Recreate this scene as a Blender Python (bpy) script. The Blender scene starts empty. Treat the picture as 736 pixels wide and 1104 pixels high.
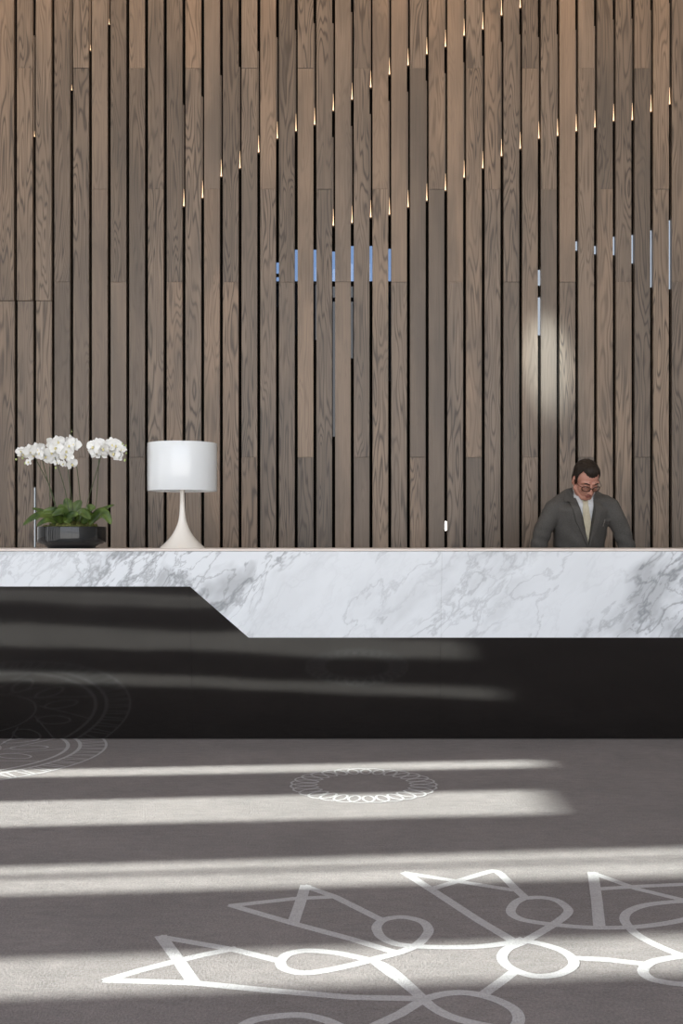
import bpy, bmesh, math, random
from mathutils import Vector, Matrix, Euler
from mathutils.bvhtree import BVHTree
random.seed(11)
S = bpy.context.scene
COL = S.collection
PI = math.pi
F, HC, YH, CX = 1143.0, 1.153, 578.0, 368.0      # focal length (px), camera height, horizon row, centre column
D = 6.02                                         # distance of the desk foot
LEAN = math.tan(math.radians(7.5))
YW = 7.90                                        # front of the slatted wall

# ------------------------------------------------------------------ measuring helpers
def at(x, y, Y):
    return Vector(((x-CX)*Y/F, Y, HC+(YH-y)*Y/F))
def onfloor(x, y):
    d = F*HC/(y-YH)
    return Vector(((x-CX)*d/F, d, 0.0))
def faceY(z): return D-LEAN*z
def onface(x, y):
    q = (y-YH)/F
    z = (HC-D*q)/(1-LEAN*q)
    Y = faceY(z)
    return ((x-CX)*Y/F, z)

# ------------------------------------------------------------------ object helpers
def link(name, me, mat=None, parent=None, smooth=False):
    o = bpy.data.objects.new(name, me); COL.objects.link(o)
    if mat is not None:
        for m in (mat if isinstance(mat, (list, tuple)) else [mat]): me.materials.append(m)
    if smooth:
        for p in me.polygons: p.use_smooth = True
    if parent: o.parent = parent
    return o
def obj(name, bm, mat=None, parent=None, smooth=False, sharp=None):
    me = bpy.data.meshes.new(name)
    bm.normal_update(); bm.to_mesh(me); bm.free()
    o = link(name, me, mat, parent, smooth)
    if sharp is not None and smooth: me.set_sharp_from_angle(angle=math.radians(sharp))
    return o
def empty(name, loc=(0, 0, 0)):
    o = bpy.data.objects.new(name, None); COL.objects.link(o); o.location = loc
    o.empty_display_size = .1
    return o
def tag(o, label=None, cat=None, group=None, kind=None):
    if label: o['label'] = label
    if cat: o['category'] = cat
    if group: o['group'] = group
    if kind: o['kind'] = kind
    return o
def box(bm, x0, x1, y0, y1, z0, z1, bevel=0, mi=0):
    vs = [bm.verts.new(p) for p in ((x0,y0,z0),(x1,y0,z0),(x1,y1,z0),(x0,y1,z0),(x0,y0,z1),(x1,y0,z1),(x1,y1,z1),(x0,y1,z1))]
    fs = [bm.faces.new([vs[i] for i in f]) for f in ((0,3,2,1),(4,5,6,7),(0,1,5,4),(1,2,6,5),(2,3,7,6),(3,0,4,7))]
    for f in fs: f.material_index = mi
    if bevel:
        es = list({e for f in fs for e in f.edges})
        bmesh.ops.bevel(bm, geom=es, offset=bevel, segments=2, affect='EDGES', profile=.6)
    return fs
def tube(bm, pts, r, seg=8, cap=True, up=Vector((0, 0, 1))):
    pts = [Vector(p) for p in pts]
    rs = r if isinstance(r, (list, tuple)) else [r]*len(pts)
    rings = []
    for i, p in enumerate(pts):
        t = (pts[min(i+1, len(pts)-1)]-pts[max(i-1, 0)]).normalized()
        a = t.cross(Vector((.13, 1, .07)) if abs(t.y) < .9 else Vector((1, 0, 0))).normalized(); b = t.cross(a)
        rings.append([bm.verts.new(p+(a*math.cos(2*PI*k/seg)+b*math.sin(2*PI*k/seg))*rs[i]) for k in range(seg)])
    for i in range(len(rings)-1):
        for k in range(seg):
            bm.faces.new((rings[i][k], rings[i][(k+1) % seg], rings[i+1][(k+1) % seg], rings[i+1][k]))
    if cap:
        bm.faces.new(rings[0][::-1]); bm.faces.new(rings[-1])
def lathe(bm, prof, seg=64, c=(0, 0, 0), cap0=False, cap1=False):
    rings = []
    for r, z in prof:
        rings.append([bm.verts.new((c[0]+r*math.cos(2*PI*k/seg), c[1]+r*math.sin(2*PI*k/seg), c[2]+z)) for k in range(seg)])
    for i in range(len(rings)-1):
        for k in range(seg):
            bm.faces.new((rings[i][k], rings[i][(k+1) % seg], rings[i+1][(k+1) % seg], rings[i+1][k]))
    if cap0: bm.faces.new(rings[0][::-1])
    if cap1: bm.faces.new(rings[-1])
    bmesh.ops.recalc_face_normals(bm, faces=bm.faces)
def catmull(pts, n=8, closed=False):
    P = [Vector(p) for p in pts]; out = []
    m = len(P)
    rng = range(m if closed else m-1)
    for i in rng:
        if closed: a, b, c, d = P[(i-1) % m], P[i], P[(i+1) % m], P[(i+2) % m]
        else: a, b, c, d = P[max(i-1, 0)], P[i], P[i+1], P[min(i+2, m-1)]
        for k in range(n):
            t = k/n
            out.append(.5*((2*b)+(c-a)*t+(2*a-5*b+4*c-d)*t*t+(3*b-a-3*c+d)*t**3))
    if not closed: out.append(P[-1])
    return out

# ------------------------------------------------------------------ materials
def mat(name, col=(.8, .8, .8), rough=.5, metal=0, ior=1.45, spec=None, emis=None, estr=0, coat=0, trans=0):
    m = bpy.data.materials.new(name); m.use_nodes = True
    b = m.node_tree.nodes['Principled BSDF']
    b.inputs['Base Color'].default_value = (*col, 1); b.inputs['Roughness'].default_value = rough
    b.inputs['Metallic'].default_value = metal; b.inputs['IOR'].default_value = ior
    if spec is not None: b.inputs['Specular IOR Level'].default_value = spec
    if emis: b.inputs['Emission Color'].default_value = (*emis, 1); b.inputs['Emission Strength'].default_value = estr
    if coat: b.inputs['Coat Weight'].default_value = coat; b.inputs['Coat Roughness'].default_value = .05
    if trans: b.inputs['Transmission Weight'].default_value = trans
    return m
class NT:
    def __init__(s, m): s.t = m.node_tree; s.b = s.t.nodes['Principled BSDF']
    def n(s, typ, **kw):
        x = s.t.nodes.new(typ)
        for k, v in kw.items():
            if k.startswith('i_'): x.inputs[k[2:].replace('_', ' ')].default_value = v
            else: setattr(x, k, v)
        return x
    def l(s, a, b): s.t.links.new(a, b)
    def math(s, op, a, b=None, c=None, clamp=False):
        x = s.t.nodes.new('ShaderNodeMath'); x.operation = op; x.use_clamp = clamp
        for i, v in enumerate((a, b, c)):
            if v is None: continue
            if isinstance(v, (int, float)): x.inputs[i].default_value = v
            else: s.l(v, x.inputs[i])
        return x.outputs[0]
    def mapping(s, vec, scale=(1, 1, 1), loc=(0, 0, 0), rot=(0, 0, 0)):
        x = s.t.nodes.new('ShaderNodeMapping'); s.l(vec, x.inputs[0])
        x.inputs['Scale'].default_value = scale; x.inputs['Location'].default_value = loc; x.inputs['Rotation'].default_value = rot
        return x.outputs[0]
    def noise(s, vec, scale, detail=2, rough=.5, dist=0):
        x = s.t.nodes.new('ShaderNodeTexNoise'); s.l(vec, x.inputs['Vector'])
        x.inputs['Scale'].default_value = scale; x.inputs['Detail'].default_value = detail
        x.inputs['Roughness'].default_value = rough; x.inputs['Distortion'].default_value = dist
        return x.outputs['Fac']
    def ramp(s, fac, stops, interp='LINEAR'):
        x = s.t.nodes.new('ShaderNodeValToRGB'); s.l(fac, x.inputs[0]); r = x.color_ramp; r.interpolation = interp
        while len(r.elements) < len(stops): r.elements.new(.5)
        for e, (p, c) in zip(r.elements, stops):
            e.position = p; e.color = (*c, 1) if not isinstance(c, (int, float)) else (c, c, c, 1)
        return x.outputs[0]
    def mix(s, fac, a, b, blend='MIX'):
        x = s.t.nodes.new('ShaderNodeMix'); x.data_type = 'RGBA'; x.blend_type = blend
        for i, v in ((0, fac), (6, a), (7, b)):
            if isinstance(v, (int, float)): x.inputs[i].default_value = v
            elif isinstance(v, tuple): x.inputs[i].default_value = (*v, 1)
            else: s.l(v, x.inputs[i])
        return x.outputs[2]
    def bump(s, h, strength=.3, dist=.01):
        x = s.t.nodes.new('ShaderNodeBump'); x.inputs['Strength'].default_value = strength; x.inputs['Distance'].default_value = dist
        s.l(h, x.inputs['Height']); s.l(x.outputs[0], s.b.inputs['Normal'])
def co(N): return N.n('ShaderNodeTexCoord').outputs['Object']

# ash boards with contour-line grain; each board has its own random attribute
def wood():
    m = mat('dark_stained_ash', rough=.42); N = NT(m)
    rnd = N.n('ShaderNodeAttribute', attribute_name='rnd')
    sep = N.n('ShaderNodeSeparateColor'); N.l(rnd.outputs['Color'], sep.inputs[0])
    r, g, b = sep.outputs
    off = N.n('ShaderNodeVectorMath', operation='MULTIPLY_ADD')
    N.l(rnd.outputs['Vector'], off.inputs[0]); off.inputs[1].default_value = (37, 53, 91); N.l(co(N), off.inputs[2])
    v = off.outputs[0]
    big = N.noise(N.mapping(v, (11, 11, 1.05)), 1.0, 1.6, .45, .25)
    rings = N.math('SINE', N.math('MULTIPLY', big, 96.0))
    rings = N.math('POWER', N.math('MULTIPLY_ADD', rings, .5, .5), 3.0)
    fig = N.ramp(g, [(.18, .12), (.5, 1)])
    patch = N.ramp(N.noise(N.mapping(v, (3, 3, .8)), 1.4, 1), [(.34, 0.35), (.56, 1.0)])
    ringm = N.math('MULTIPLY', N.math('MULTIPLY', rings, fig), patch)
    fibre = N.noise(N.mapping(v, (260, 260, 5)), 1.0, 3, .6)
    fib2 = N.noise(N.mapping(v, (70, 70, 1.6)), 1.0, 2, .6)
    base = N.ramp(r, [(0, (.125, .098, .076)), (.3, (.165, .128, .099)), (.55, (.190, .147, .112)), (.8, (.212, .154, .110)), (1, (.232, .174, .127))])
    c = N.mix(N.math('MULTIPLY', ringm, .78), base, (.040, .031, .025))
    c = N.mix(N.math('MULTIPLY', fib2, .55), c, (.5, .5, .5), 'SOFT_LIGHT') if False else c
    tone = N.math('ADD', N.math('MULTIPLY', fibre, .42), N.math('MULTIPLY_ADD', fib2, .6, .78))
    comb = N.n('ShaderNodeCombineColor'); [N.l(tone, comb.inputs[i]) for i in range(3)]
    c = N.mix(1.0, c, comb.outputs[0], 'MULTIPLY')
    blot = N.noise(N.mapping(v, (4, 4, 1.0)), 1.3, 2)
    c = N.mix(N.math('MULTIPLY', N.ramp(blot, [(.42, 0), (.68, 1)]), .45), c, (.075, .066, .058))
    N.l(c, N.b.inputs['Base Color'])
    N.l(N.math('MULTIPLY_ADD', fibre, .25, .30), N.b.inputs['Roughness'])
    N.bump(N.math('SUBTRACT', fibre, N.math('MULTIPLY', ringm, .8)), .16, .002)
    return m
def marble():
    m = mat('white_veined_marble', (.85, .86, .88), rough=.22); N = NT(m)
    c0 = co(N)
    warp = N.n('ShaderNodeTexNoise', i_Scale=2.3, i_Detail=3.0); N.l(c0, warp.inputs['Vector'])
    w = N.n('ShaderNodeVectorMath', operation='MULTIPLY_ADD'); N.l(warp.outputs['Color'], w.inputs[0]); w.inputs[1].default_value = (.22, .22, .22); N.l(c0, w.inputs[2])
    rot = N.mapping(w.outputs[0], (1, 1, 1), rot=(0, math.radians(-42), 0))
    st = N.mapping(rot, (2.1, 1.6, .85))
    def vein(vec, sc, width, det=5):
        n = N.noise(vec, sc, det, .58)
        d = N.math('ABSOLUTE', N.math('SUBTRACT', n, .5))
        return N.ramp(d, [(0, 1.0), (width*.35, .65), (width, 0)])
    v1 = vein(st, 1.9, .026); v2 = vein(N.mapping(st, loc=(3, 7, 5)), 3.4, .020); v3 = vein(N.mapping(st, loc=(9, 2, 1)), 1.0, .012, 8)
    sx = N.n('ShaderNodeSeparateXYZ'); N.l(c0, sx.inputs[0])
    u = N.math('SUBTRACT', sx.outputs[0], N.math('MULTIPLY', sx.outputs[2], .85))
    u = N.math('ADD', u, N.math('MULTIPLY', N.math('SUBTRACT', N.noise(c0, 3.5, 2), .5), .45))
    # slab figure along the desk: heavy to the left, calm centre, strong diagonal at the right end
    un = N.math('MULTIPLY_ADD', u, .125, .5)
    P = lambda X: (X-.8)*.125+.5
    mask = N.ramp(un, [(P(-3), .6), (P(-1.55), .35), (P(-1.3), .95), (P(-.62), 1.0), (P(-.38), .95), (P(-.25), .16), (P(.3), .12), (P(.55), .3), (P(.62), .1), (P(.75), .5), (P(1.0), .42), (P(1.15), .1), (P(1.62), .18), (P(1.75), 1), (P(2.1), .8), (P(2.5), .3)])
    clouds = N.math('MULTIPLY', N.ramp(N.noise(st, 1.7, 4, .6), [(.47, 0), (.60, 1)]), mask)
    allv = N.math('MAXIMUM', N.math('MULTIPLY', v1, 1.0), N.math('MULTIPLY', v2, .65))
    allv = N.math('MULTIPLY', allv, N.math('MULTIPLY_ADD', mask, 1.0, -.05))
    allv = N.math('MAXIMUM', allv, N.math('MULTIPLY', v3, N.math('MULTIPLY_ADD', mask, .35, .30)))
    c = N.mix(N.math('MULTIPLY', clouds, .62), (.83, .865, .905), (.34, .355, .375))
    c = N.mix(N.math('MULTIPLY', allv, .82), c, (.24, .255, .28))
    N.l(c, N.b.inputs['Base Color'])
    return m
def carpet(name, a, b):
    m = mat(name, rough=.95, spec=.1); N = NT(m); c0 = co(N)
    n1 = N.noise(c0, 130, 4, .75); n2 = N.noise(c0, 2.2, 4, .6); n3 = N.noise(N.mapping(c0, (1, 2.5, 1)), 14, 3, .6)
    f = N.math('ADD', N.math('MULTIPLY', n1, .6), N.math('ADD', N.math('MULTIPLY', n2, .2), N.math('MULTIPLY', n3, .2)))
    N.l(N.ramp(f, [(.40, a), (.60, b)]), N.b.inputs['Base Color'])
    N.b.inputs['Sheen Weight'].default_value = .15
    N.bump(N.math('ADD', n1, N.math('MULTIPLY', n3, .8)), .8, .009)
    return m
M = {}
M['wood'] = wood()
M['marble'] = marble()
M['carpet'] = carpet('taupe_carpet', (.118, .096, .089), (.224, .184, .172))
M['line'] = carpet('pale_pattern_yarn', (.33, .30, .295), (.46, .425, .418))
M['void'] = mat('black_backing', (.006, .005, .004), .9, spec=.1)
def blackpanel():
    m = mat('polished_black_panel', (.0045, .0045, .0045), .05, ior=2.0); N = NT(m); c0 = co(N)
    n = N.noise(N.mapping(c0, (1.3, 1, 40)), 2.0, 4, .6)
    N.l(N.ramp(n, [(.35, (.0012, .0012, .0012)), (.7, (.003, .0028, .0026))]), N.b.inputs['Base Color'])
    N.l(N.math('MULTIPLY_ADD', n, .05, .045), N.b.inputs['Roughness'])
    big = N.noise(N.mapping(c0, (1.1, 1, 2.2)), 1.1, 1)
    N.bump(N.math('ADD', big, N.math('MULTIPLY', n, .004)), .22, .012)
    return m
M['black'] = blackpanel()
M['top'] = mat('rosy_cream_stone', (.74, .66, .61), .3)
M['carcass'] = mat('dark_laminate', (.03, .028, .026), .5)
M['plaster'] = mat('pale_plaster', (.62, .61, .59), .8)
M['frame'] = mat('dark_bronze_metal', (.03, .028, .026), .4, .6)
M['lamp'] = mat('white_gloss_enamel', (.80, .83, .85), .16, coat=.6)
M['lampbase'] = mat('warm_white_gloss_enamel', (.87, .83, .77), .2, coat=.4)
M['cord'] = mat('black_rubber', (.02, .02, .02), .6)
M['bowl'] = mat('smoked_black_glass', (.012, .013, .014), .10, ior=1.5)
M['lens'] = mat('warm_glow_sliver', (.9, .8, .6), .4, emis=(1, .62, .34), estr=1.5)
M['paleglow'] = mat('pale_glow_tile', (.9, .9, .9), .4, emis=(1, .97, .92), estr=3.0)
M['fixture'] = mat('bronze_fixture', (.05, .035, .025), .45, .7)
def tinted(name, col):
    m = bpy.data.materials.new(name); m.use_nodes = True; t = m.node_tree
    b = t.nodes['Principled BSDF']; t.nodes.remove(b)
    tr = t.nodes.new('ShaderNodeBsdfTransparent'); tr.inputs[0].default_value = (*col, 1)
    gl = t.nodes.new('ShaderNodeBsdfGlossy'); gl.inputs['Roughness'].default_value = .02
    mx = t.nodes.new('ShaderNodeMixShader'); mx.inputs[0].default_value = .05
    t.links.new(tr.outputs[0], mx.inputs[1]); t.links.new(gl.outputs[0], mx.inputs[2]); t.links.new(mx.outputs[0], t.nodes['Material Output'].inputs[0])
    return m
M['glass_blue'] = tinted('blue_tinted_glass', (.27, .33, .42))
M['glass_smoke'] = tinted('smoked_glass', (.022, .027, .034))
M['glass_clear'] = tinted('clear_glass', (.40, .42, .44))
def petal():
    m = mat('orchid_petal_white', (.90, .90, .87), .45); b = m.node_tree.nodes['Principled BSDF']
    b.inputs['Subsurface Weight'].default_value = .2; b.inputs['Subsurface Radius'].default_value = (.01, .01, .008); b.inputs['Subsurface Scale'].default_value = .3
    return m
M['petal'] = petal()
M['lip'] = mat('orchid_lip_cream_yellow', (.80, .72, .38), .5)
M['bud'] = mat('green_bud', (.42, .50, .20), .5)
M['stem'] = mat('green_brown_stem', (.05, .065, .022), .5)
def leafm():
    m = mat('glossy_leaf', (.05, .12, .02), .35); N = NT(m); c0 = co(N)
    N.l(N.ramp(N.noise(c0, 14, 3), [(.35, (.022, .050, .010)), (.65, (.11, .165, .032))]), N.b.inputs['Base Color'])
    return m
M['leaf'] = leafm()
def mossm():
    m = mat('yellow_green_moss', rough=.9); N = NT(m); c0 = co(N)
    n = N.noise(c0, 90, 4, .7)
    N.l(N.ramp(n, [(.35, (.06, .075, .015)), (.65, (.26, .27, .07))]), N.b.inputs['Base Color']); N.bump(n, .9, .02)
    return m
M['moss'] = mossm()
def fabric(name, a, b, sc=160, rough=.85):
    m = mat(name, rough=rough, spec=.2); N = NT(m); c0 = co(N)
    n = N.noise(c0, sc, 3, .7); n2 = N.noise(c0, 9, 2)
    N.l(N.ramp(N.math('MULTIPLY_ADD', n2, .4, N.math('MULTIPLY', n, .6)), [(.35, a), (.65, b)]), N.b.inputs['Base Color']); N.bump(n, .2, .003)
    return m
M['suit'] = fabric('charcoal_grey_wool', (.068, .065, .061), (.106, .102, .096))
M['lapel'] = fabric('charcoal_grey_wool_lapel', (.072, .069, .065), (.112, .107, .100))
M['shirt'] = fabric('white_cotton', (.72, .74, .76), (.82, .84, .86))
M['tie'] = fabric('pale_straw_silk', (.55, .50, .37), (.66, .61, .47), 60, .45)
M['skin'] = mat('skin', (.47, .235, .175), .5)
M['skin'].node_tree.nodes['Principled BSDF'].inputs['Subsurface Weight'].default_value = .08
M['lips'] = mat('lips', (.30, .12, .10), .5)
M['hair'] = fabric('dark_brown_hair', (.012, .009, .007), (.035, .027, .022), 220, .55)
M['specs'] = mat('brown_tortoise_frame', (.05, .014, .007), .35)
M['lensglass'] = tinted('spectacle_lens', (.93, .93, .93))
M['eye'] = mat('eye_white', (.6, .57, .54), .3)
M['shoe'] = mat('black_leather', (.012, .011, .010), .3)
M['metal'] = mat('polished_silver', (.75, .75, .75), .2, 1)

# ------------------------------------------------------------------ carpet with its woven pattern
bm = bmesh.new()
X0, X1, Y0, Y1 = -6.0, 5.2, -3.2, YW+.5
v = [bm.verts.new(p) for p in ((X0, Y0, 0), (X1, Y0, 0), (X1, Y1, 0), (X0, Y1, 0))]
bm.faces.new(v)
lay = [0]
def ribbon(pts, w, closed=False):
    P = [Vector((p[0], p[1], 0)) for p in pts]
    if closed: P.append(P[0].copy())
    n = len(P); L = []; R = []; h = .0006+.000012*lay[0]; lay[0] += 1
    for i in range(n):
        if closed: t = P[(i+1) % (n-1)]-P[(i-1) % (n-1)]
        else: t = P[min(i+1, n-1)]-P[max(i-1, 0)]
        t.normalize(); s = Vector((-t.y, t.x, 0))*w/2
        ext = Vector((0, 0, 0))
        if not closed and i == 0: ext = -t*w*.3
        if not closed and i == n-1: ext = t*w*.3
        hv = Vector((0, 0, h+3e-6*i)); L.append(bm.verts.new(P[i]+s+ext+hv)); R.append(bm.verts.new(P[i]-s+ext+hv))
    for i in range(n-1):
        f = bm.faces.new((R[i], R[i+1], L[i+1], L[i])); f.material_index = 1
def pl(px, w=.030, curve=False):
    P = [onfloor(*p) for p in px]
    ribbon(catmull(P, 8) if curve else P, w)
def pc(px, w=.030): pl(px, w, True)
# foreground ornament: points and loops traced on the carpet
pl([(115,1057),(150,1046.5),(189,1036.5)]); pl([(189,1036.5),(222,1029),(252,1023)])
pl([(174,1010.4),(252,1024),(302,1036.5)])
pl([(174,1010.4),(192,1035),(209,1060)], .036)
pl([(115,1057),(209,1060),(296,1068.5),(380,1075.5),(456,1077)])
pc([(302,1036.5),(305,1043.5),(320,1048.5),(338,1048.5),(360,1044.8),(384,1039.5),(404,1034),(430,1027),(449,1019),(460,1008),(461.5,1001),(454,993.5),(434,989),(415,991.5),(406.5,998),(407,1005),(413,1012),(427,1018),(445,1020.3),(470,1021.5),(512,1021),(545,1017.5),(562,1013)])
pc([(302,1036.5),(309,1029.5),(322,1026),(337,1025.2),(362,1027.5),(384,1032),(404,1037),(420,1045),(438,1060),(456.5,1077.6),(466,1086),(480,1094),(497,1100),(517,1105),(540,1109)])
pl([(250,976.5),(317,969),(361,967)]); pl([(250,976.5),(317,996),(380,1013),(426,1027)])
pl([(329,955.7),(323,975),(316,995)], .036); pl([(329,955.7),(361,967),(411,992)])
pl([(437,941.5),(480,969),(515,992),(552,1014)], .033); pl([(437,941.5),(497,951),(551,959.5)])
pc([(465,958.6),(497,949),(525,940.5),(534,939.5),(541,944),(554,957),(566,968)])
pc([(566,968),(556,973),(550.5,981),(553,987),(566,992.5),(596,997),(635,1000.2),(678,1000),(712,996.5),(740,991),(775,980)])
pc([(566,968.5),(583,967.8),(600,971),(611,979),(612,984),(605,991),(585,1004),(562,1016.6),(547,1023),(541,1032),(546,1041),(560,1048.5),(579,1052.8),(600,1051),(615,1044),(618,1036),(607,1026),(585,1018.5),(562,1014)])
pl([(555,1047),(538,1060),(521,1072)]); pl([(619,1033),(655,1035),(695,1039.5)])
pl([(639,941.5),(643,970),(646,1000)], .036); pl([(639,941.5),(686,958.5),(738,971)]); pl([(646,958.6),(695,955.5),(740,953.5),(790,951)])
pc([(678,1000),(673,992),(676,984),(690,977.5),(710,974),(738,972.4),(775,976)]); pc([(678,1000),(684,1006),(697,1014),(716,1023),(740,1032),(770,1040)])
pc([(740,1030.5),(716,1034),(700,1038.5),(693,1046),(697,1053),(710,1058),(738,1061.5),(775,1058)])
pc([(404,1037),(418,1048),(431,1057),(456.5,1077.6)])
pc([(456.5,1077.6),(478,1072),(502,1070.6),(530,1076.5),(552,1087),(559,1097),(556,1106),(545,1112)]); pl([(404,1106),(432,1093),(456.5,1077.6)])
pc([(262,1106),(274,1100),(298,1096),(326,1095),(350,1100),(368,1108)])
# wreath of small loops near the desk
cx, cy = .103, 4.918
N_ = 27; pts = []
for i in range(N_*14):
    t = i/(N_*14)*2*PI
    ph = N_*t
    r = .278+.062*math.cos(ph); a = t+.15*math.sin(ph)
    pts.append((cx+r*math.cos(a), cy+r*math.sin(a)))
ribbon(pts, .0105, True)
# big wheel at the left
wc = (-2.12, D-.34)
def arc(R, w, n=120): ribbon([(wc[0]+R*math.cos(2*PI*k/n), wc[1]+R*math.sin(2*PI*k/n)) for k in range(n)], w, True)
arc(.84, .014); arc(.70, .020); arc(.635, .020)
for k in range(108):
    a = 2*PI*k/108; q = .02 if k % 2 else -.012
    ribbon([(wc[0]+.70*math.cos(a), wc[1]+.70*math.sin(a)), (wc[0]+.84*math.cos(a+q), wc[1]+.84*math.sin(a+q))], .0095)
for k in range(12):
    a = 2*PI*k/12+.11
    ribbon([(wc[0]+.30*math.cos(a-.5), wc[1]+.30*math.sin(a-.5)), (wc[0]+.635*math.cos(a), wc[1]+.635*math.sin(a))], .010)
    c1 = Vector((wc[0]+.43*math.cos(a+.1), wc[1]+.43*math.sin(a+.1)))
    ribbon([(c1.x+.10*math.cos(a)*math.cos(t)-.055*math.sin(a)*math.sin(t), c1.y+.10*math.sin(a)*math.cos(t)+.055*math.cos(a)*math.sin(t)) for t in [2*PI*j/24 for j in range(24)]], .012, True)
arc(.28, .012, 60)
fl = obj('floor', bm, [M['carpet'], M['line']]); tag(fl, 'taupe carpet with pale woven loops, points and wheel pattern', kind='structure')

# ------------------------------------------------------------------ room shell
HT = 6.4
bm = bmesh.new(); box(bm, X0, X1, Y0, YW+.6, HT, HT+.2)
tag(obj('ceiling', bm, M['plaster']), 'pale ceiling high above the lobby', kind='structure')
bm = bmesh.new(); box(bm, X1, X1+.2, Y0, YW+.6, 0, HT)
tag(obj('wall_right', bm, M['plaster']), 'pale wall to the right of the lobby', kind='structure')
# left wall: tall narrow openings that throw the stripes of sun
bm = bmesh.new()
OP = [(4.65, 4.82, 3.56), (3.775, 4.185, 3.50), (3.145, 3.255, 5.3), (2.95, 3.115, 5.3), (2.17, 2.42, 5.3), (1.30, 1.60, 5.3), (.50, .84, 5.3), (-.35, 0, 5.3), (-1.2, -.85, 5.3), (-2.1, -1.7, 5.3)]
edges = sorted(OP)
prev = Y0
for y0, y1, h in edges:
    box(bm, X0-.10, X0, prev, y0, 0, HT)
    box(bm, X0-.10, X0, y0, y1, h, HT); box(bm, X0-.10, X0, y0, y1, 0, .04)
    prev = y1
box(bm, X0-.10, X0, prev, YW+.6, 0, HT)
tag(obj('wall_left', bm, M['plaster']), 'pale wall with tall narrow window openings left of the lobby', kind='structure')
# glazed front of the lobby behind the viewer
bm = bmesh.new()
for i in range(9):
    x = X0+(X1-X0)*i/8; box(bm, x-.04, x+.04, Y0-.12, Y0, 0, HT)
for z in (0, 2.6, HT-.1): box(bm, X0, X1, Y0-.11, Y0-.01, z, z+.1)
wf = obj('window_3', bm, M['frame']); tag(wf, 'dark framed glazed front of the lobby', kind='structure')

# ------------------------------------------------------------------ slatted timber wall
PIT = 20.17*YW/F; BW = .1165
gapx = lambda n: (16.6+20.17*n-CX)*YW/F
def zrow(y, Y=YW): return HC+(YH-y)*Y/F
TIPS_A = {9:222,10:213,11:190,12:181,13:164,14:149,15:141,16:134,17:119,18:107,19:94,20:80,21:70,22:58,23:50,24:38,25:31,26:16,27:8}
TIPS_B = {17:243,18:240,19:234,20:231,21:223,22:216,23:205,24:191,25:181,26:168,27:160,28:149,29:146,30:141,31:137,32:130,33:129,34:120,35:112}
TIPS_C = {1:147,3:97,4:54,5:26}
OPENINGS = {14:[(280,293),(296,330)],15:[(266,360)],16:[(266,365)],17:[(268,302),(306,470)],18:[(262,302),(306,385)],19:[(262,302)],20:[(265,302),(306,410)],
            28:[(288,306),(318,360)],30:[(257,268)],31:[(262,272)],32:[(252,273)],33:[(250,282)],34:[(245,308)],35:[(234,310)],1:[(525,590)]}
bm = bmesh.new(); L = bm.loops.layers.float_color.new('rnd')
def plank(x0, x1, y0, y1, z0, z1, bev=.0022, mi=0, col=None):
    n0 = len(bm.faces)
    fs = box(bm, x0, x1, y0, y1, z0, z1, bev, mi)
    bm.faces.ensure_lookup_table()
    c = col or (random.random(), random.random(), random.random(), 1)
    for f in bm.faces[n0:]:
        for lp in f.loops: lp[L] = c
    return c
JO = {0: 304, 1: 493, 2: 204}
for i in range(-14, 60):
    xr = gapx(i)-.0115; xl = xr-BW
    joints = [zrow(JO[i % 3])]
    if i <= 2 and i > -9: joints = [zrow(324)]
    joints += [zrow(joints[0] and JO[i % 3])-3.2, zrow(JO[i % 3])+2.9]
    zs = sorted([0.0]+[j for j in joints if .05 < j < HT-.05]+[HT])
    for a, b in zip(zs, zs[1:]):
        dy = random.uniform(-.0025, .0025)
        if i <= 2 and i > -9 and b <= zrow(323): dy += .012
        plank(xl, xr, YW+dy, YW+.05, a+.0004, b-.0004)
# narrow recessed strip in the upper part of each gap, black backing behind
for i in range(-14, 60):
    gx = gapx(i); tips = sorted([t[i] for t in (TIPS_A, TIPS_B, TIPS_C) if i in t])
    if i in TIPS_A and i in TIPS_B: rng = [(tips[0]-95, tips[0]), (tips[0]+28, tips[1])]
    elif tips: rng = [(tips[0]-110, tips[0])]
    else: rng = []
    c = (random.random()*.5, .2, random.random(), 1)
    for a, b in rng:
        plank(gx-.0117, gx-.001, YW+.016, YW+.045, zrow(b), min(zrow(a), HT), 0, 0, c)
    za = 0.0
    ops = sorted([(zrow(b), zrow(a)) for a, b in OPENINGS.get(i, [])])
    for z0, z1 in ops:
        box(bm, gx-.075, gx+.075-.01, YW+.055, YW+.085, za, z0, 0, 1); za = z1
    box(bm, gx-.075, gx+.075-.01, YW+.055, YW+.085, za, HT, 0, 1)
for i in (1,):
    for a, b in OPENINGS[i]: box(bm, gapx(i)-.004, gapx(i)+.02, YW+.045, YW+.056, zrow(b)-.01, zrow(a)+.01, 0, 1)
wb = obj('wall_back', bm, [M['wood'], M['void']]); tag(wb, 'tall wall of upright dark stained ash slats', kind='structure')

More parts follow.
